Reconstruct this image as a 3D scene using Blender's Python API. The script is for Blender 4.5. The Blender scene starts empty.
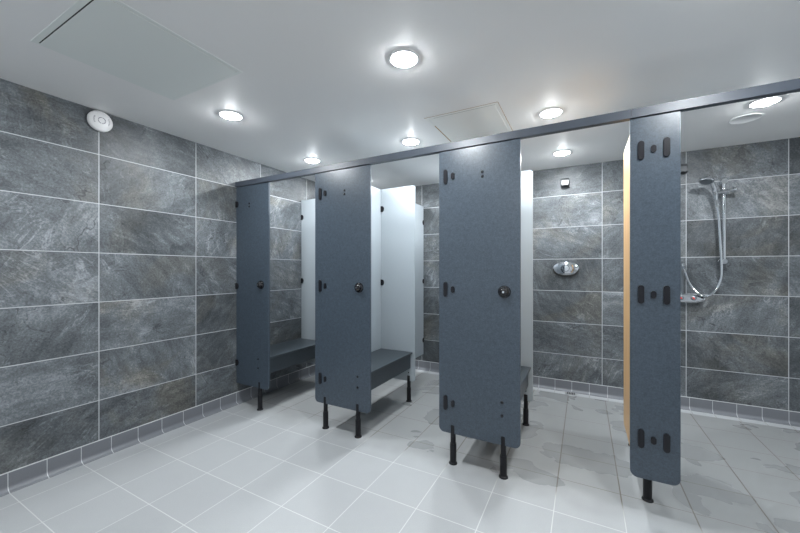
import bpy, bmesh, math, random
from mathutils import Vector, Matrix
from math import pi, sin, cos, radians
random.seed(4)
S = bpy.context.scene
COL = S.collection

# ------------------------------------------------------------------ camera, world, exposure
F_PX, YAW, CAM_Z, HORIZON = 343.6, 0.4915, 1.1918, 270.16
cd = bpy.data.cameras.new('camera'); cam = bpy.data.objects.new('camera', cd); COL.objects.link(cam)
cam.location = (0, 0, CAM_Z); cam.rotation_euler = (pi/2, 0, YAW)
cd.sensor_width = 36; cd.lens = 36*F_PX/800; cd.shift_y = (HORIZON-266.5)/800; cd.clip_start = 0.02
S.camera = cam
w = bpy.data.worlds.new('world'); S.world = w; w.use_nodes = True
w.node_tree.nodes['Background'].inputs[0].default_value = (0.5, 0.55, 0.6, 1)
w.node_tree.nodes['Background'].inputs[1].default_value = 0.0
S.view_settings.view_transform = 'Standard'; S.view_settings.look = 'None'
S.view_settings.exposure = 0.0; S.view_settings.gamma = 1.0; S.view_settings.use_curve_mapping = False
LAMP, LAMP_RIM = 1180.0, 45.0       # radiance of a downlight's core and of its diffuser rim
LAMP_COLOR = (0.93, 0.975, 1.0)

# ------------------------------------------------------------------ room numbers (metres)
XL, XR, YB, YF, ZC = -2.739, 2.45, 3.771, -1.25, 2.213
TW, TH = 0.6239, 0.315            # slate wall tile
ZT = 1.9325                       # a horizontal joint
YP = 2.023                        # centre plane of the cubicle fronts
PT = 0.016                        # board thickness
PART_X = (-1.705, -0.706, 0.291)  # partitions
YS = 2.795                        # plane of the dividing screens

# ------------------------------------------------------------------ node helpers
def mat(name):
    m = bpy.data.materials.new(name); m.use_nodes = True
    nt = m.node_tree; b = nt.nodes['Principled BSDF']
    return m, nt, b
class N:
    def __init__(s, nt): s.nt = nt
    def new(s, t, **k):
        n = s.nt.nodes.new(t)
        for a, v in k.items(): setattr(n, a, v)
        return n
    def link(s, a, b): s.nt.links.new(a, b)
    def put(s, sock, v):
        if isinstance(v, bpy.types.NodeSocket): s.link(v, sock)
        elif v is not None: sock.default_value = v
    def m(s, op, a, b=None, c=None, clamp=False):
        n = s.new('ShaderNodeMath', operation=op, use_clamp=clamp)
        s.put(n.inputs[0], a); s.put(n.inputs[1], b)
        if c is not None: s.put(n.inputs[2], c)
        return n.outputs[0]
    def mix(s, f, a, b, blend='MIX'):
        n = s.new('ShaderNodeMix', data_type='RGBA', blend_type=blend)
        s.put(n.inputs[0], f); s.put(n.inputs[6], a); s.put(n.inputs[7], b)
        return n.outputs[2]
    def noise(s, vec, scale, detail=4, rough=.55, dist=0, dims='3D'):
        n = s.new('ShaderNodeTexNoise', noise_dimensions=dims)
        s.put(n.inputs['Vector'], vec); n.inputs['Scale'].default_value = scale
        n.inputs['Detail'].default_value = detail; n.inputs['Roughness'].default_value = rough
        n.inputs['Distortion'].default_value = dist
        return n.outputs['Fac']
    def ramp(s, f, stops):
        n = s.new('ShaderNodeValToRGB'); s.put(n.inputs[0], f)
        e = n.color_ramp.elements
        while len(e) < len(stops): e.new(0.5)
        for el, (p, c) in zip(e, stops):
            el.position = p; el.color = (c, c, c, 1) if not isinstance(c, tuple) else (*c, 1)
        return n.outputs[0]
    def smooth(s, v, a, b):
        n = s.new('ShaderNodeMapRange', interpolation_type='SMOOTHSTEP')
        s.put(n.inputs[0], v); n.inputs[1].default_value = a; n.inputs[2].default_value = b
        return n.outputs[0]
    def comb(s, x, y, z=0.0):
        n = s.new('ShaderNodeCombineXYZ'); s.put(n.inputs[0], x); s.put(n.inputs[1], y); s.put(n.inputs[2], z)
        return n.outputs[0]
    def pos(s):
        n = s.new('ShaderNodeTexCoord'); q = s.new('ShaderNodeSeparateXYZ'); s.link(n.outputs['Object'], q.inputs[0])
        return n.outputs['Object'], q.outputs[0], q.outputs[1], q.outputs[2]
    def bump(s, h, strength, dist, b):
        n = s.new('ShaderNodeBump'); s.put(n.inputs['Height'], h)
        n.inputs['Strength'].default_value = strength; n.inputs['Distance'].default_value = dist
        s.link(n.outputs[0], b.inputs['Normal'])
    def cell(s, u, u0, w):
        t = s.m('DIVIDE', s.m('SUBTRACT', u, u0), w)
        fl = s.m('FLOOR', t); fr = s.m('SUBTRACT', t, fl)
        # distance in metres to the nearest joint
        d = s.m('MULTIPLY', s.m('MINIMUM', fr, s.m('SUBTRACT', 1.0, fr)), w)
        return fl, fr, d

def plain(name, color, rough=.5, metal=0.0, spec=None):
    m, nt, b = mat(name)
    b.inputs['Base Color'].default_value = (*color, 1); b.inputs['Roughness'].default_value = rough
    b.inputs['Metallic'].default_value = metal
    if spec is not None: b.inputs['Specular IOR Level'].default_value = spec
    return m

def slate(name, axis, u0, seed):
    m, nt, b = mat(name); n = N(nt)
    _, x, y, z = n.pos(); u = y if axis == 'y' else x
    iu, fu, du = n.cell(u, u0, TW); iv, fv, dv = n.cell(z, ZT, TH)
    wn = n.new('ShaderNodeTexWhiteNoise', noise_dimensions='3D'); n.link(n.comb(iu, iv, seed), wn.inputs['Vector'])
    sp = n.new('ShaderNodeSeparateXYZ'); n.link(wn.outputs['Color'], sp.inputs[0]); r1, r2, r3 = sp.outputs
    # every tile shows its own cut of stone: turned and shifted
    rot = n.new('ShaderNodeVectorRotate', rotation_type='Z_AXIS')
    n.link(n.comb(u, z, 0.0), rot.inputs['Vector']); n.link(n.m('MULTIPLY', n.m('SUBTRACT', r1, .5), 2.6), rot.inputs['Angle'])
    add = n.new('ShaderNodeVectorMath', operation='ADD'); n.link(rot.outputs[0], add.inputs[0])
    n.link(n.comb(n.m('MULTIPLY', r2, 37.0), n.m('MULTIPLY', r3, 53.0), n.m('MULTIPLY', r1, 11.0)), add.inputs[1])
    P = add.outputs[0]
    st = n.new('ShaderNodeVectorMath', operation='MULTIPLY'); n.link(P, st.inputs[0]); st.inputs[1].default_value = (1.0, 2.6, 1.0)
    big = n.noise(P, 2.6, 4, .5, .6)
    streak = n.noise(st.outputs[0], 7.0, 7, .66, .5)
    fine = n.noise(P, 95, 4, .75, .2)
    pits = n.smooth(n.noise(P, 70, 3, .6, .4), .58, .70)
    lay = n.noise(P, 2.4, 6, .56, .9)
    t5 = n.m('MULTIPLY', lay, 9.0); saw = n.m('FRACT', t5)               # cleft layers: plateaus ending in sharp edges
    edge = n.m('MULTIPLY', n.smooth(saw, .90, .99), n.smooth(n.noise(P, 4.0, 2), .50, .60))
    flake = n.m('MULTIPLY', saw, n.smooth(n.noise(P, 3.0, 3, .5), .42, .60))
    ridge = n.m('ABSOLUTE', n.m('SUBTRACT', n.noise(P, 1.7, 5, .5, .5), .5))
    crack = n.m('MULTIPLY', n.m('SUBTRACT', 1.0, n.smooth(ridge, 0.0, .005)), n.smooth(n.noise(P, 4.0, 2), .56, .62))
    ridge2 = n.m('ABSOLUTE', n.m('SUBTRACT', n.noise(st.outputs[0], 2.6, 5, .6, .8), .52))
    vein = n.m('MULTIPLY', n.m('SUBTRACT', 1.0, n.smooth(ridge2, 0.0, .025)), n.smooth(n.noise(P, 3.1, 2), .50, .62))
    v = n.m('ADD', n.m('MULTIPLY', n.m('SUBTRACT', big, .5), .85), n.m('MULTIPLY', n.m('SUBTRACT', streak, .5), .82))
    v = n.m('ADD', v, n.m('MULTIPLY', n.m('SUBTRACT', fine, .5), .95))
    v = n.m('ADD', v, n.m('MULTIPLY', n.m('SUBTRACT', r3, .5), .30))
    v = n.m('ADD', v, n.m('SUBTRACT', n.m('MULTIPLY', flake, .16), n.m('MULTIPLY', edge, .26)))
    v = n.m('SUBTRACT', v, n.m('MULTIPLY', pits, .10))
    v = n.m('ADD', n.m('ADD', v, .47), n.m('MULTIPLY', vein, .22), clamp=True)
    stone = n.ramp(v, [(0.0, (.022, .025, .028)), (.35, (.064, .072, .079)), (.62, (.122, .135, .147)), (1.0, (.29, .31, .33))])
    warm = n.smooth(n.noise(P, 2.3, 4, .6, .8), .47, .68)
    stone = n.mix(n.m('MULTIPLY', warm, n.m('ADD', .25, n.m('MULTIPLY', r2, .75))), stone, n.mix(1.0, stone, (1.12, 1.0, .84, 1), 'MULTIPLY'))
    stone = n.mix(n.m('MULTIPLY', crack, .6), stone, (.02, .022, .025, 1))
    gd = n.m('MINIMUM', du, dv); grout = n.m('SUBTRACT', 1.0, n.smooth(gd, .0018, .0030))
    c = n.mix(grout, stone, (.44, .455, .47, 1))
    n.link(c, b.inputs['Base Color'])
    n.link(n.m('ADD', .36, n.m('MULTIPLY', streak, .22)), b.inputs['Roughness'])
    b.inputs['Specular IOR Level'].default_value = .4
    hgt = n.m('ADD', n.m('MULTIPLY', streak, .6), n.m('ADD', n.m('MULTIPLY', flake, .35), n.m('MULTIPLY', fine, .18)))
    n.bump(n.m('SUBTRACT', n.m('SUBTRACT', hgt, n.m('MULTIPLY', crack, .5)), n.m('MULTIPLY', grout, .6)), .45, .006, b)
    return m

def floor_material():
    m, nt, b = mat('grey_floor_tile'); n = N(nt)
    P, x, y, z = n.pos()
    ix, fx, dx = n.cell(x, -2.560, .3035); iy, fy, dy = n.cell(y, .634, .306)
    wn = n.new('ShaderNodeTexWhiteNoise', noise_dimensions='2D'); n.link(n.comb(ix, iy), wn.inputs['Vector'])
    speck = n.noise(P, 260, 3, .7); cloud = n.noise(P, 3.0, 4, .6)
    v = n.m('ADD', n.m('MULTIPLY', n.m('SUBTRACT', wn.outputs['Value'], .5), .05), n.m('MULTIPLY', n.m('SUBTRACT', speck, .5), .32))
    v = n.m('ADD', v, n.m('MULTIPLY', n.m('SUBTRACT', cloud, .5), .16))
    hsv = n.new('ShaderNodeHueSaturation'); hsv.inputs['Color'].default_value = (.345, .356, .366, 1)
    n.link(n.m('ADD', 1.0, v), hsv.inputs['Value'])
    tile = hsv.outputs[0]
    # water left standing on the tiles in and before the cubicles
    wob = n.noise(P, 5.5, 3, .55, .3)
    wet = n.m('MULTIPLY', n.smooth(n.m('ADD', n.noise(P, 1.9, 3, .5, .4), 0.0), .53, .56), n.smooth(n.m('ADD', y, n.m('MULTIPLY', wob, .5)), 2.30, 2.42))
    wet = n.m('MULTIPLY', wet, n.smooth(x, -1.9, -1.3))
    for (cx, cy, rx, ry) in ((-.985, 2.125, .085, .055), (-.245, 2.13, .14, .085), (-.02, 2.46, .30, .14), (.60, 2.45, .18, .13), (.55, 2.9, .26, .12), (-1.0, 2.62, .2, .16), (-.72, 2.5, .16, .12)):
        ex = n.m('DIVIDE', n.m('SUBTRACT', x, cx), rx); ey = n.m('DIVIDE', n.m('SUBTRACT', y, cy), ry)
        d = n.m('SQRT', n.m('ADD', n.m('MULTIPLY', ex, ex), n.m('MULTIPLY', ey, ey)))
        d = n.m('ADD', d, n.m('MULTIPLY', n.m('SUBTRACT', wob, .5), 1.3))
        wet = n.m('MAXIMUM', wet, n.m('SUBTRACT', 1.0, n.smooth(d, .9, 1.03)))
    g = n.m('SUBTRACT', 1.0, n.smooth(n.m('MINIMUM', dx, dy), .0014, .0026))
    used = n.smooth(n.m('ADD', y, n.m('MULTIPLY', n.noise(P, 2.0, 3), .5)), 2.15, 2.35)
    strip = n.smooth(y, 3.655, 3.657)                                   # pale border tiles along the back wall
    iq, fq, dq = n.cell(x, .797, .1503)
    wet = n.m('MULTIPLY', wet, n.m('SUBTRACT', 1.0, strip))
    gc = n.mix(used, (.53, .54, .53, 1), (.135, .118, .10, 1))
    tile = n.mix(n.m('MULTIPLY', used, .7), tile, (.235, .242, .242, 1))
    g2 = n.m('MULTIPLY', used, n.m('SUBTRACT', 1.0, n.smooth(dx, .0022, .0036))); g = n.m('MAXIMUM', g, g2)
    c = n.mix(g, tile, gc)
    sc = n.mix(n.m('SUBTRACT', 1.0, n.smooth(dq, .0014, .0026)), (.44, .455, .47, 1), (.25, .24, .22, 1))
    c = n.mix(strip, c, sc)
    c = n.mix(n.m('MULTIPLY', wet, .22), c, (.17, .175, .18, 1))
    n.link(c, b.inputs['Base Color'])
    r = n.m('SUBTRACT', n.m('ADD', .36, n.m('MULTIPLY', speck, .1)), n.m('MULTIPLY', wet, .16))
    n.link(r, b.inputs['Roughness'])
    n.bump(n.m('SUBTRACT', n.m('MULTIPLY', speck, n.m('SUBTRACT', .25, n.m('MULTIPLY', wet, .2))), n.m('MULTIPLY', g, .5)), .35, .003, b)
    return m

def base_material(name, axis, u0, p):
    m, nt, b = mat(name); n = N(nt)
    P, x, y, z = n.pos(); u = y if axis == 'y' else x
    iu, fu, du = n.cell(u, u0, p)
    g = n.m('SUBTRACT', 1.0, n.smooth(du, .0013, .0024))
    g = n.m('MAXIMUM', g, n.smooth(z, .0990, .1005))
    sp = n.noise(P, 240, 3, .7)
    hsv = n.new('ShaderNodeHueSaturation'); hsv.inputs['Color'].default_value = (.150, .158, .175, 1)
    n.link(n.m('ADD', .8, n.m('MULTIPLY', sp, .4)), hsv.inputs['Value'])
    n.link(n.mix(g, hsv.outputs[0], (.50, .51, .52, 1)), b.inputs['Base Color'])
    b.inputs['Roughness'].default_value = .38
    return m

def board(name, color, grain, rough, scale=330):
    m, nt, b = mat(name); n = N(nt)
    P, x, y, z = n.pos()
    s1 = n.noise(P, scale, 3, .75); s2 = n.noise(P, scale*.35, 2, .6)
    hsv = n.new('ShaderNodeHueSaturation'); hsv.inputs['Color'].default_value = (*color, 1)
    n.link(n.m('ADD', 1.0, n.m('ADD', n.m('MULTIPLY', n.m('SUBTRACT', s1, .5), grain), n.m('MULTIPLY', n.m('SUBTRACT', s2, .5), grain*.5))), hsv.inputs['Value'])
    n.link(hsv.outputs[0], b.inputs['Base Color'])
    b.inputs['Roughness'].default_value = rough
    n.bump(s1, .12, .0006, b)
    return m

def beech_material():
    m, nt, b = mat('beech_laminate'); n = N(nt)
    P, x, y, z = n.pos()
    st = n.new('ShaderNodeVectorMath', operation='MULTIPLY'); n.link(P, st.inputs[0]); st.inputs[1].default_value = (30, 30, 1.6)
    g = n.noise(st.outputs[0], 1.4, 5, .6, .6)
    n.link(n.ramp(g, [(.25, (.50, .29, .12)), (.55, (.66, .41, .185)), (.8, (.74, .49, .24))]), b.inputs['Base Color'])
    b.inputs['Roughness'].default_value = .42
    return m

def paint_material():
    m, nt, b = mat('ceiling_paint'); n = N(nt)
    P, x, y, z = n.pos()
    c = n.noise(P, 1.4, 3, .5)
    n.link(n.mix(c, (.80, .80, .805, 1), (.84, .83, .815, 1)), b.inputs['Base Color'])
    b.inputs['Roughness'].default_value = .55; b.inputs['Specular IOR Level'].default_value = .3
    n.bump(n.noise(P, 180, 3), .06, .001, b)
    return m

M = dict(
    slate_left=slate('slate_tile_left', 'y', 1.0306, 1.0), slate_back=slate('slate_tile_back', 'x', .1521, 2.0),
    bounce_paint=plain('bounce_paint', (.74, .76, .78), .5),  # pale colour given to the unseen front and right walls for bounced fill
    floor=floor_material(), ceiling=paint_material(),
    base_y=base_material('cove_tile_side', 'y', .634, .153), base_x=base_material('cove_tile_back', 'x', .797, .1503),
    blue=board('slate_blue_board', (.046, .062, .082), 1.3, .33, 150), grey=board('pale_grey_board', (.37, .41, .44), .05, .3),
    bench=board('charcoal_board', (.036, .046, .055), .7, .33, 170), beech=beech_material(),
    rail=plain('head_rail_finish', (.052, .062, .080), .42), black=plain('black_nylon', (.008, .008, .010), .38, 0, .25),
    blackgloss=plain('black_gloss', (.010, .010, .012), .12), cap=plain('dark_plastic', (.007, .007, .010), .3, 0, .35),
    chrome=plain('chrome', (.62, .64, .67), .08, 1.0), satin=plain('satin_steel', (.27, .29, .31), .3, 1.0),
    white=plain('white_plastic', (.74, .73, .73), .35), mark=plain('grey_print', (.22, .22, .24), .5),
    bezel=plain('bezel_white', (.8, .8, .8), .4), seam=plain('dark_seam', (.035, .035, .035), .8),
    tan=plain('tan_seam', (.36, .22, .11), .8), hatch=plain('hatch_paint', (.745, .775, .755), .5),
    hatch_pale=plain('hatch_paint_pale', (.80, .80, .775), .5), edge=plain('hatch_edge', (.42, .43, .42), .6),
    dull=plain('dull_metal', (.075, .08, .085), .35, 0, .4), red=plain('red_mark', (.75, .035, .02), .35), rubber=plain('rubber', (.02, .02, .02), .6),
    drain=plain('drain_steel', (.5, .51, .52), .4, .6), hole=plain('hole_black', (.005, .005, .005), .9),
)
lm, lnt, lb = mat('lamp_lens'); lb.inputs['Base Color'].default_value = (.9, .9, .9, 1)
lb.inputs['Emission Color'].default_value = (*LAMP_COLOR, 1); lb.inputs['Emission Strength'].default_value = LAMP
M['lens'] = lm
lm2 = lm.copy(); lm2.name = 'lamp_diffuser'; lm2.node_tree.nodes['Principled BSDF'].inputs['Emission Strength'].default_value = LAMP_RIM
M['diffuser'] = lm2
gm, gnt, gb = mat('clear_plastic'); gb.inputs['Base Color'].default_value = (.8, .8, .8, 1); gb.inputs['Roughness'].default_value = .2
M['clear'] = gm

# ------------------------------------------------------------------ mesh helpers
class MB:
    def __init__(s): s.bm = bmesh.new()
    def box(s, a, b):
        vs = [s.bm.verts.new((x, y, z)) for x in (a[0], b[0]) for y in (a[1], b[1]) for z in (a[2], b[2])]
        for f in ((0,1,3,2), (4,6,7,5), (0,4,5,1), (2,3,7,6), (0,2,6,4), (1,5,7,3)): s.bm.faces.new([vs[i] for i in f])
        return s
    def prism(s, pts, org, e1, e2, ext):
        """outline pts (a,b) in the plane org+a*e1+b*e2, extruded by vector ext"""
        org, e1, e2, ext = map(Vector, (org, e1, e2, ext))
        lo = [s.bm.verts.new(org+e1*a+e2*b) for a, b in pts]; hi = [s.bm.verts.new(v.co+ext) for v in lo]
        s.bm.faces.new(lo[::-1]); s.bm.faces.new(hi)
        for i in range(len(lo)):
            j = (i+1) % len(lo); s.bm.faces.new((lo[i], lo[j], hi[j], hi[i]))
        return s
    def tube(s, pts, r, n=14, caps=True):
        pts = [Vector(p) for p in pts]; rs = r if isinstance(r, (list, tuple)) else [r]*len(pts)
        rings = []; ref = None
        for i, p in enumerate(pts):
            t = (pts[min(i+1, len(pts)-1)]-pts[max(i-1, 0)]).normalized()
            if ref is None: ref = Vector((0, 0, 1)) if abs(t.z) < .9 else Vector((1, 0, 0))
            a = (ref-t*ref.dot(t)).normalized(); ref = a; c = t.cross(a)
            rings.append([s.bm.verts.new(p+(a*cos(2*pi*k/n)+c*sin(2*pi*k/n))*rs[i]) for k in range(n)])
        for q, w_ in zip(rings, rings[1:]):
            for k in range(n): s.bm.faces.new((q[k], q[(k+1) % n], w_[(k+1) % n], w_[k]))
        if caps: s.bm.faces.new(rings[0][::-1]); s.bm.faces.new(rings[-1])
        return s
    def lathe(s, prof, org=(0, 0, 0), axis=(0, 0, 1), n=28, sx=1.0, sy=1.0):
        """prof: (radius, height) from one end to the other"""
        org, t = Vector(org), Vector(axis).normalized()
        a = Vector((1, 0, 0)) if abs(t.x) < .9 else Vector((0, 1, 0)); a = (a-t*a.dot(t)).normalized(); c = t.cross(a)
        rings = []
        for r, h in prof:
            if r < 1e-6: rings.append([s.bm.verts.new(org+t*h)])
            else: rings.append([s.bm.verts.new(org+t*h+(a*cos(2*pi*k/n)*sx+c*sin(2*pi*k/n)*sy)*r) for k in range(n)])
        for q, w_ in zip(rings, rings[1:]):
            for k in range(n):
                j = (k+1) % n
                f = [q[k]] if len(q) == 1 else [q[k], q[j]]
                f += [w_[0]] if len(w_) == 1 else [w_[j], w_[k]]
                s.bm.faces.new(f)
        for q, rev in ((rings[0], True), (rings[-1], False)):
            if len(q) > 1: s.bm.faces.new(q[::-1] if rev else q)
        return s
    def build(s, name, m, parent=None, smooth=False, bevel=0, loc=None):
        bmesh.ops.recalc_face_normals(s.bm, faces=s.bm.faces)
        me = bpy.data.meshes.new(name); s.bm.to_mesh(me); s.bm.free()
        o = bpy.data.objects.new(name, me); COL.objects.link(o)
        me.materials.append(M[m] if isinstance(m, str) else m)
        if smooth:
            for p in me.polygons: p.use_smooth = True
            e = o.modifiers.new('edge', 'EDGE_SPLIT'); e.split_angle = radians(38)
        if bevel:
            bv = o.modifiers.new('bevel', 'BEVEL'); bv.width = bevel; bv.segments = 2; bv.limit_method = 'ANGLE'; bv.angle_limit = radians(40)
        if parent:
            o.parent = parent
            if loc is None:                      # mesh given in world coordinates
                off = Vector((0, 0, 0)); q = parent
                while q: off += q.location; q = q.parent
                o.location = -off
        if loc is not None: o.location = loc
        return o

def outline(w, h, r):
    """rounded rectangle 0..w, 0..h; r = (bottom left, bottom right, top right, top left)"""
    pts = []
    for (cx, cy, a0), q in zip(((0, 0, pi), (w, 0, 1.5*pi), (w, h, 0), (0, h, .5*pi)), r):
        if q <= 0: pts.append((cx, cy)); continue
        ox = cx+q if cx == 0 else cx-q; oy = cy+q if cy == 0 else cy-q
        for k in range(9):
            a = a0+pi/2*k/8; pts.append((ox+q*cos(a), oy+q*sin(a)))
    return pts
def oval(w, h, n=8):
    r = w/2; return [(x-w/2, y-h/2) for x, y in outline(w, h, (r, r, r, r))]
def thing(name, loc, label, cat, group=None):
    o = bpy.data.objects.new(name, None); COL.objects.link(o); o.location = loc; o.empty_display_size = .1
    o['label'] = label; o['category'] = cat
    if group: o['group'] = group
    return o
def struct(o): o['kind'] = 'structure'; return o

# ------------------------------------------------------------------ the room
T = .1
struct(MB().box((XL-T, YF-T, -T), (XR+T, YB+T, 0)).build('floor', 'floor'))
struct(MB().box((XL-T, YF-T, ZC), (XR+T, YB+T, ZC+T)).build('ceiling', 'ceiling'))
struct(MB().box((XL-T, YF-T, 0), (XL, YB+T, ZC)).build('wall_left', 'slate_left'))
struct(MB().box((XL, YB, 0), (XR, YB+T, ZC)).build('wall_back', 'slate_back'))
struct(MB().box((XR, YF-T, 0), (XR+T, YB+T, ZC)).build('wall_right', 'bounce_paint'))
struct(MB().box((XL, YF-T, 0), (XR, YF, ZC)).build('wall_front', 'bounce_paint'))
prof = [(0, 0), (.038, 0)]
for k in range(7):
    a = pi/2*k/6; prof.append((.036-.028*sin(a), .003+.028*(1-cos(a))))
prof += [(.008, .1035), (0, .1035)]
struct(MB().prism(prof, (XL, YF, 0), (1, 0, 0), (0, 0, 1), (0, YB-YF, 0)).build('baseboard_left', 'base_y'))
struct(MB().prism(prof, (XL, YB, 0), (0, -1, 0), (0, 0, 1), (XR-XL, 0, 0)).build('baseboard_back', 'base_x'))
struct(MB().prism(prof, (XR, YF, 0), (-1, 0, 0), (0, 0, 1), (0, YB-YF, 0)).build('baseboard_right', 'base_y'))
struct(MB().prism(prof, (XL, YF, 0), (0, 1, 0), (0, 0, 1), (XR-XL, 0, 0)).build('baseboard_front', 'base_x'))

# ------------------------------------------------------------------ small fittings used on the boards
def foot(parent, x, y, name='foot', top=.238):
    o = MB().lathe([(0.0195, .006), (.0200, .118), (.0190, .126), (.0160, .126), (.0160, top-.004), (.013, top)], (x, y, 0)).build(name, 'black', parent, smooth=True)
    MB().lathe([(.026, 0), (.026, .004), (.023, .009), (.019, .012)], (x, y, 0)).build('flange', 'black', o, smooth=True)
    return o
YFRONT = YP-PT/2
def plate(parent, x, z, w, h, t=.009, name='hinge_cover'):
    return MB().prism(oval(w, h), (x, YFRONT, z), (1, 0, 0), (0, 0, 1), (0, -t, 0)).build(name, 'cap', parent, bevel=.003)
def screws(parent, x, zs, name='screw_cap'):
    for z in zs:
        MB().lathe([(.009, 0), (.009, .002), (.006, .005), (0, .0055)], (x, YFRONT, z), (0, -1, 0), n=14).build(name, 'cap', parent, smooth=True)
def knob(parent, x, z=1.068):
    o = MB().lathe([(.036, 0), (.036, .004), (.033, .010), (.026, .012)], (x, YFRONT, z), (0, -1, 0)).build('knob', 'blackgloss', parent, smooth=True)
    MB().lathe([(.026, .011), (.0255, .020), (.021, .029), (.012, .034), (0, .0355)], (x, YFRONT, z), (0, -1, 0)).build('knob_dome', 'blackgloss', o, smooth=True)
    MB().lathe([(.0065, .034), (.006, .0375), (0, .038)], (x, YFRONT, z), (0, -1, 0), n=16).build('knob_glint', 'chrome', o, smooth=True)  # small chrome disc standing in for the highlight on the dome
def bracket(parent, org, along, face, r=.024):
    """half-moon clamp: flat side at the wall (direction along points away from it), one lobe on each face of the board"""
    al, fc = Vector(along), Vector(face)
    pts = [(0, -r*1.15), (r*.55, -r*1.15)]+[(r*.55+r*.85*sin(pi*k/10), -r*1.15*cos(pi*k/10)) for k in range(1, 10)]+[(r*.55, r*1.15), (0, r*1.15)]
    return MB().prism(pts, Vector(org)-fc*(PT/2+.010), al, (0, 0, 1), fc*(PT+.020)).build('wall_bracket', 'black', parent, bevel=.003)

# ------------------------------------------------------------------ cubicle fronts
ZB, ZTOP = .186, 1.938
FIT = 'fixed front boards of the shower cubicles'
def front(label, x0, x1, rad, feet):
    t = thing('front_panel', ((x0+x1)/2, YP, 0), label, 'cubicle panel', FIT)
    MB().prism(outline(x1-x0, ZTOP-.007-ZB, rad), (x0, YP-PT/2, ZB), (1, 0, 0), (0, 0, 1), (0, PT, 0)).build('board', 'blue', t, bevel=.0015)
    for fx in feet: foot(t, fx, YP+.003)
    return t
R = .032
p1 = front('slate-blue cubicle front panel fixed to the left wall, half a panel with one foot', XL+.004, -2.325, (0, R, 0, 0), (-2.441,))
p2 = front('slate-blue front panel on two feet, second from the left wall', -1.817, -1.315, (R, R, 0, 0), (-1.722, -1.424))
p3 = front('slate-blue front panel on two feet, immediately left of the oval shower valve', -.801, -.314, (R, R, 0, 0), (-.712, -.409))
p4 = front('narrow slate-blue front panel at the right with paired oval hinge covers and one foot', .199, .395, (R, R, 0, 0), ())
for z in (1.777, 1.05, .369): bracket(p1, (XL, YP, z), (1, 0, 0), (0, 1, 0))
for t, kx, sx in ((p1, -2.416, -2.566), (p2, -1.408, -1.538), (p3, -.401, -.528)):
    knob(t, kx); screws(t, sx, (1.772, 1.745)); screws(t, kx-.014 if t is not p1 else -2.453, (.432, .355))
for t, x in ((p2, -1.718), (p3, -.711)):
    for z in (1.770, 1.073, .372):
        plate(t, x-.046, z, .024, .090); plate(t, x+.001, z, .022, .042, .007, 'fixing_cap')
for z in (1.770, 1.075, .380):
    for x in (.2430, .3425): plate(p4, x, z, .025, .090)
    plate(p4, .2925, z, .022, .036, .007, 'fixing_cap')

rail = thing('head_rail', (0, YP, ZTOP), 'long slate-blue rail joining the tops of all the cubicle fronts', 'rail')
MB().box((XL+.001, YP-.018, ZTOP-.006), (.2046, YP+.018, ZTOP+.038)).build('rail_length', 'rail', rail, bevel=.001)
MB().box((.205, YP-.018, ZTOP-.006), (XR-.001, YP+.018, ZTOP+.038)).build('rail_length', 'rail', rail, bevel=.001)

# ------------------------------------------------------------------ partitions, screens, benches
def partition(x, y1, label, wall=True):
    y0 = YP+PT/2+.001
    t = thing('partition', (x, (y0+y1)/2, 0), label, 'partition', 'pale grey partitions between cubicles')
    MB().prism(outline(y1-y0, 1.955-ZB, (R, 0 if wall else R, 0 if wall else R, 0)), (x-PT/2, y0, ZB), (0, 1, 0), (0, 0, 1), (PT, 0, 0)).build('board', 'grey', t, bevel=.0015)
    if wall:
        for z in (1.762, 1.06, .354): bracket(t, (x, YB, z), (0, -1, 0), (1, 0, 0))
    else:
        foot(t, x, y1-.06); foot(t, x, YP+.155, top=.215)
    return t
partition(PART_X[0], YB-.002, 'pale grey partition behind the second blue front panel, running to the back wall')
partition(PART_X[1], YB-.002, 'pale grey partition behind the middle-right blue front panel, running to the back wall')
partition(PART_X[2], 2.86, 'short pale grey partition directly behind the narrow right-hand front panel', False)
def screen(x0, x1, label, ys, foot_x):
    t = thing('dividing_screen', ((x0+x1)/2, ys, 0), label, 'screen', 'pale screens between bench and shower')
    MB().prism(outline(x1-x0, 1.957-ZB, (0, R*.7, R*.7, 0)), (x0, ys-PT/2, ZB), (1, 0, 0), (0, 0, 1), (0, PT, 0)).build('board', 'grey', t, bevel=.0015)
    for z in (1.769, 1.076, .36): bracket(t, (x0, ys, z), (1, 0, 0), (0, 1, 0))
    foot(t, foot_x, ys, top=.236)
    MB().lathe([(.006, 0), (.005, .003), (0, .0035)], (foot_x, ys-PT/2, .262), (0, -1, 0), n=12).build('screw_cap', 'black', t)
screen(XL+.003, -2.375, 'pale screen in the leftmost cubicle, clamped to the slate left wall', YS+.028, -2.43)
screen(PART_X[0]+PT/2+.001, -1.342, 'pale screen in the second cubicle, standing at the end of its bench', YS, -1.404)
screen(PART_X[1]+PT/2+.001, -.344, 'pale screen in the third cubicle, left of the oval shower valve', YS, -.395)
def bench(x0, x1, label):
    y0, y1 = YP+PT/2+.003, YS-PT/2-.003
    t = thing('bench', ((x0+x1)/2, (y0+y1)/2, .28), label, 'bench', 'charcoal benches in the changing cubicles')
    MB().box((x0, y0, .437), (x1, y1, .452)).build('seat', 'bench', t, bevel=.002)
    MB().box((x1-.034, y0, .306), (x1-.020, y1, .4368)).build('apron', 'bench', t, bevel=.0015)
    for y in (y0+.02, y1-.06):
        MB().box((x0+.001, y, .405), (x1-.035, y+.04, .4365)).build('cleat', 'black', t)
bench(XL+.003, -2.355, 'charcoal bench in the leftmost cubicle, against the slate left wall')
bench(PART_X[0]+PT/2+.002, -1.362, 'charcoal bench in the second cubicle, its whole front board visible')
bench(PART_X[1]+PT/2+.002, -.356, 'charcoal bench in the third cubicle, only its end showing beside the middle panel')

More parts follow.
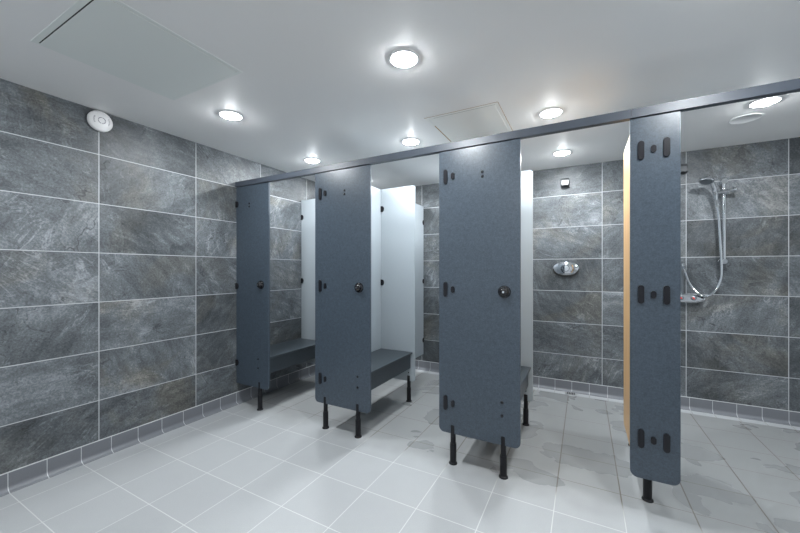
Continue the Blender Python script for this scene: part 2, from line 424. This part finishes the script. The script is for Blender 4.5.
def door(xc, label, material, y1=2.60):
    y0 = YP+PT/2+.012
    t = thing('cubicle_door', (xc, y0, 0), label, 'door', 'cubicle doors swung open inwards')
    MB().prism(outline(y1-y0, 1.938-.22, (0, .03, .03, 0)), (xc-.0065, y0, .22), (0, 1, 0), (0, 0, 1), (.013, 0, 0)).build('board', material, t, bevel=.0015)
    for z in (1.73, 1.07, .40): MB().box((xc-.010, y0-.011, z-.045), (xc+.010, y0+.03, z+.045)).build('hinge', 'cap', t, bevel=.003)
door(.229, 'beech-faced door seen edge on, open behind the left edge of the narrow right panel', 'beech')

# ------------------------------------------------------------------ showers
def fixed_head(x, z, label):
    t = thing('wall_shower', (x, YB, z), label, 'shower head', 'small fixed shower heads')
    MB().prism([(0, -.042), (.040, -.042), (.060, -.034), (.056, .020), (.030, .040), (0, .040)], (x-.036, YB, z), (0, -1, 0), (0, 0, 1), (.072, 0, 0)).build('body', 'dull', t, bevel=.005)
    MB().lathe([(.020, 0), (.018, .006), (.012, .008), (0, .008)], (x, YB-.042, z-.036), (0, -.15, -1), n=20).build('nozzle', 'black', t, smooth=True)
    MB().lathe([(.006, 0), (.005, .003), (0, .004)], (x, YB-.040, z+.018), (0, -.8, .6), n=12).build('screw', 'chrome', t, smooth=True)
fixed_head(-.163, 2.055, 'small metal shower head high on the back wall, above the oval valve')
fixed_head(.742, 2.063, 'small metal shower head beside the narrow right panel, left of the shower rail')
v = thing('shower_valve', (-.157, YB, 1.213), 'chrome oval push-button shower valve on the slate back wall', 'shower valve')
MB().lathe([(.116, 0), (.116, .012), (.104, .022), (.080, .029), (.05, .032)], (-.157, YB, 1.208), (0, -1, 0), n=44, sy=.60).build('oval_plate', 'chrome', v, smooth=True)
MB().lathe([(.034, .028), (.034, .052), (.029, .058), (0, .060)], (-.157, YB, 1.212), (0, -1, 0), n=28).build('push_button', 'chrome', v, smooth=True)
MB().lathe([(.116, 0), (.116, .016), (.108, .018)], (-.157, YB, 1.194), (0, -1, 0), n=44, sy=.60).build('gasket', 'rubber', v, smooth=True)

yr = YB-.058
sr = thing('shower_rail', (.986, YB, 1.26), 'chrome vertical riser rail on the back wall holding the hand shower', 'shower rail')
MB().tube([(1.006, yr, 1.245), (1.006, yr, 1.925)], .0125).build('bar', 'chrome', sr, smooth=True)
for z in (1.262, 1.915):
    b_ = MB().tube([(1.006, YB, z), (1.006, YB-.03, z), (1.006, yr-.015, z)], [.022, .019, .020], 18).build('wall_mount', 'chrome', sr, smooth=True)
    MB().lathe([(.024, 0), (.024, .004), (.019, .009)], (1.006, YB, z), (0, -1, 0)).build('rose', 'chrome', b_, smooth=True)
sl = MB().tube([(.935, yr-.016, 1.818), (1.062, yr-.016, 1.838)], .0135, 14).build('slider', 'chrome', sr, smooth=True)
MB().lathe([(.014, 0), (.0185, .004), (.0185, .018), (.014, .022)], (1.056, yr-.016, 1.837), (1, 0, .15), n=16).build('clamp_knob', 'chrome', sl, smooth=True)
MB().lathe([(.018, -.022), (.021, -.018), (.021, .018), (.018, .022)], (1.006, yr, 1.827), (0, 0, 1), n=18).build('clamp', 'satin', sl, smooth=True)
MB().lathe([(.013, -.02), (.0165, -.016), (.0185, .020), (.015, .024)], (.944, yr-.030, 1.822), (-.25, -.35, .9), n=18).build('holder', 'chrome', sl, smooth=True)

hs = thing('hand_shower', (.944, yr-.03, 1.80), 'chrome hand shower with looping metal hose, held on the riser rail', 'hand shower')
hp = [Vector(p) for p in ((.950, yr-.024, 1.775), (.945, yr-.030, 1.82), (.932, yr-.044, 1.865), (.915, yr-.064, 1.900), (.893, yr-.085, 1.921))]
MB().tube(hp, [.0125, .0145, .0155, .017, .021], 16).build('handle', 'chrome', hs, smooth=True)
hd = MB().lathe([(.018, .026), (.036, .020), (.047, .008), (.048, -.004), (.043, -.009)], (.872, yr-.10, 1.914), (.22, .38, .9), n=30).build('spray_head', 'chrome', hs, smooth=True)
MB().lathe([(.041, -.0088), (.039, -.0125), (0, -.0130)], (.872, yr-.10, 1.914), (.22, .38, .9), n=26).build('spray_face', 'satin', hd, smooth=True)
def catmull(P, k=10):
    P = [Vector(p) for p in P]; P = [2*P[0]-P[1]]+P+[2*P[-1]-P[-2]]; out = []
    for i in range(1, len(P)-2):
        for j in range(k):
            t = j/k; a, b, c, d = P[i-1:i+3]
            out.append(.5*((2*b)+(c-a)*t+(2*a-5*b+4*c-d)*t*t+(3*b-a-3*c+d)*t**3))
    return out+[P[-2]]
yh = YB-.075
hose = catmull([(.950, yr-.024, 1.778), (.962, yh, 1.70), (.971, yh, 1.60), (.977, yh, 1.44), (.985, yh, 1.25), (.981, yh, 1.12), (.950, yh, 1.030), (.908, yh-.004, .984), (.862, yh-.004, .982), (.808, yh, 1.035), (.773, yh+.004, 1.11), (.752, yh+.012, 1.195), (.748, yh+.02, 1.225)], 26)
MB().tube(hose, [.0092+.0012*(i % 2) for i in range(len(hose))], 10).build('hose', 'chrome', hs, smooth=True)
MB().tube([hose[0], hose[5]], .0105, 14).build('hose_nut', 'chrome', hs, smooth=True)
MB().tube([hose[-5], hose[-1]], .0105, 14).build('hose_nut', 'chrome', hs, smooth=True)

sv = thing('bar_valve', (.70, YB, .955), 'chrome boat-shaped mixer bar low on the back wall beside the narrow right panel', 'shower valve')
bp = [(0, -.036), (.13, -.036), (.175, -.022), (.202, .004), (.185, .016), (.14, .034), (0, .044)]
bp = bp+[(-x, y) for x, y in bp[::-1] if x > 0]
MB().prism(bp, (.70, YB-.002, .950), (1, 0, 0), (0, 0, 1), (0, -.058, 0)).build('body', 'chrome', sv, bevel=.018)
for x in (.728, .812):
    k_ = MB().lathe([(.020, 0), (.019, .012), (.014, .016), (0, .017)], (x, YB-.058, .957), (0, -1, 0), n=20).build('control', 'satin', sv, smooth=True)
    MB().prism(oval(.009, .020), (x-.002, YB-.0745, .957), (.8, 0, .6), (-.6, 0, .8), (0, -.002, 0)).build('red_mark', 'red', k_)
MB().lathe([(.007, 0), (.005, .003), (0, .004)], (.868, YB-.060, .962), (0, -1, 0), n=14).build('screw', 'black', sv)
MB().tube([(.742, YB-.028, .985), (.742, YB-.028, 1.225)], .013).build('riser_pipe', 'satin', sv, smooth=True)
MB().tube([(.742, YB-.002, 1.238), (.742, YB-.028, 1.238), (.746, YB-.052, 1.240), (.748, YB-.056, 1.222)], [.021, .016, .014, .012], 16).build('outlet_elbow', 'chrome', sv, smooth=True)

# ------------------------------------------------------------------ floor drain
dr = thing('floor_drain', (-.105, 3.70, 0), 'small round metal drain cover on the floor under the oval valve', 'drain')
MB().lathe([(.055, 0), (.055, .003), (.050, .006), (.030, .007), (0, .007)], (-.110, 3.690, 0), n=28).build('cover', 'drain', dr, smooth=True)
for k in range(-2, 3): MB().box((-.110+k*.014-.004, 3.690-.030, .0065), (-.110+k*.014+.004, 3.690+.030, .0074)).build('slot', 'hole', dr)

# ------------------------------------------------------------------ ceiling fittings
def downlight(x, y, label):
    t = thing('downlight', (x, y, ZC), label, 'ceiling light', 'round recessed ceiling lights')
    MB().lathe([(.078, 0), (.077, -.003), (.070, -.005), (.065, -.0045), (.064, -.0005)], n=36).build('bezel', 'bezel', t, smooth=True, loc=(0, 0, 0))
    MB().lathe([(.063, -.0010), (.059, -.0055), (.050, -.009), (.0375, -.011)], n=36).build('diffuser', 'diffuser', t, smooth=True, loc=(0, 0, 0))
    MB().lathe([(.037, -.0108), (.028, -.0140), (.014, -.0165), (0, -.017)], n=36).build('lens', 'lens', t, smooth=True, loc=(0, 0, 0))
    return t
lamps = [(-.767, 1.474, 'brightest round ceiling light, alone in the open area at the top centre'),
 (-2.054, 1.473, 'round ceiling light over the left aisle, near the large access hatch'),
 (-2.232, 2.438, 'round ceiling light above the leftmost cubicle, farthest left behind the rail'),
 (-1.214, 2.450, 'round ceiling light above the second cubicle, left of the small rusty hatch'),
 (-.189, 2.431, 'round ceiling light just over the rail, right of the small rusty hatch'),
 (-.168, 3.306, 'round ceiling light seen below the rail, above the oval valve'),
 (.969, 2.885, 'round ceiling light at the right edge, beside the shallow ring'),
 (-2.25, 3.306, 'added round ceiling light over the shower of the leftmost cubicle, hidden behind the second panel'),  # this light and the next are hidden, added to raise the brightness
 (-1.19, 3.306, 'added round ceiling light over the shower of the second cubicle, hidden behind the third panel'),
 (.52, 1.474, 'added unseen ceiling light over the aisle before the right-hand cubicle'),  # from here on out of frame, added to brighten the room
 (1.80, 1.474, 'added unseen ceiling light over the aisle at the far right'),
 (-2.054, .0, 'added unseen ceiling light over the aisle behind and left of the camera'),
 (-.5, -.45, 'added unseen ceiling light over the aisle behind the camera')]
src = None
for x, y, lab in lamps:
    if src is None: src = downlight(x, y, lab); continue
    c = src.copy(); COL.objects.link(c); c.location = (x, y, ZC); c['label'] = lab
    for ch in list(src.children):
        d = ch.copy(); COL.objects.link(d); d.parent = c

def seam(t, a, b, m, name='seam'): MB().box((a[0], a[1], ZC-.0042), (b[0], b[1], ZC-.0005)).build(name, m, t)
h = thing('access_hatch', (-1.86, .875, ZC), 'large square access hatch in the ceiling at the top left', 'hatch')
x0, x1, y0, y1 = -2.172, -1.552, .572, 1.178
fr = MB()
for a, b in (((x0, y0), (x1, y0+.022)), ((x0, y1-.014), (x1, y1)), ((x0, y0+.022), (x0+.014, y1-.014)), ((x1-.022, y0+.022), (x1, y1-.014))):
    fr.box((a[0], a[1], ZC-.0016), (b[0], b[1], ZC+.0))
fr.build('frame', 'hatch', h)
MB().box((x0+.0155, y0+.027, ZC-.0022), (x1-.0235, y1-.0155, ZC+.0)).build('hatch_door', 'hatch', h)
MB().box((x0+.014, y0+.022, ZC-.0010), (x1-.022, y0+.027, ZC+.0)).build('gap', 'seam', h)
MB().box((x0+.014, y1-.0155, ZC-.0010), (x1-.022, y1-.014, ZC+.0)).build('gap', 'edge', h)
MB().box((x1-.0235, y0+.027, ZC-.0010), (x1-.022, y1-.0155, ZC+.0)).build('gap', 'tan', h)
h = thing('access_hatch', (-.70, 2.36, ZC), 'small ceiling hatch with rusty edges, just above the rail beside the middle panel', 'hatch')
x0, x1, y0, y1 = -.948, -.462, 2.118, 2.612
fr = MB()
for a, b in (((x0, y0), (x1, y0+.02)), ((x0, y1-.02), (x1, y1)), ((x0, y0+.02), (x0+.02, y1-.02)), ((x1-.02, y0+.02), (x1, y1-.02))):
    fr.box((a[0], a[1], ZC-.0016), (b[0], b[1], ZC+.0))
fr.build('frame', 'hatch_pale', h)
MB().box((x0+.024, y0+.025, ZC-.0030), (x1-.023, y1-.023, ZC+.0)).build('hatch_door', 'hatch_pale', h)
MB().box((x0+.016, y0+.14, ZC-.0024), (x0+.024, y1-.02, ZC+.0)).build('rusty_gap', 'tan', h)
MB().box((x0+.06, y0+.020, ZC-.0022), (x1-.02, y0+.0245, ZC+.0)).build('gap', 'edge', h)
MB().box((x0, y0-.003, ZC-.0010), (x1, y0, ZC+.0)).build('stain_line', 'tan', h)
MB().box((x1, y0, ZC-.0010), (x1+.003, y1, ZC+.0)).build('stain_line', 'tan', h)

rg = thing('ceiling_ring', (.96, 3.14, ZC), 'shallow white round cover on the ceiling near the rightmost light', 'ceiling fitting')
MB().lathe([(.088, 0), (.086, -.003), (.080, -.005), (.074, -.0035), (.070, -.001), (0, -.001)], (.96, 3.14, ZC), n=40).build('cover', 'bezel', rg, smooth=True)

al = thing('smoke_alarm', (XL, 1.032, 2.143), 'round white alarm high on the left wall, touching the ceiling', 'alarm')
MB().lathe([(.063, 0), (.065, .006), (.064, .020), (.057, .028), (.030, .036), (0, .037)], (XL, 1.032, 2.143), (1, 0, 0), n=40).build('housing', 'white', al, smooth=True)
rn = MB()
for k in range(32):
    if k % 8 == 7: continue
    a, b = 2*pi*k/32, 2*pi*(k+1)/32
    rn.prism([(.0165*cos(a), .0165*sin(a)), (.0205*cos(a), .0205*sin(a)), (.0205*cos(b), .0205*sin(b)), (.0165*cos(b), .0165*sin(b))], (XL+.0362, 1.032, 2.143), (0, 1, 0), (0, 0, 1), (.0015, 0, 0))
rn.build('ring_mark', 'mark', al)
for s in (-1, 1):
    g_ = MB()
    for k in range(-3, 4):
        a = k*.16+(pi if s < 0 else 0); r0, r1 = .036, .043
        g_.prism([(r0*cos(a-.03), r0*sin(a-.03)), (r1*cos(a-.03), r1*sin(a-.03)), (r1*cos(a+.03), r1*sin(a+.03)), (r0*cos(a+.03), r0*sin(a+.03))], (XL+.031, 1.032, 2.143), (0, 1, 0), (0, 0, 1), (.0042, 0, 0))
    g_.build('vent_slots', 'mark', al)
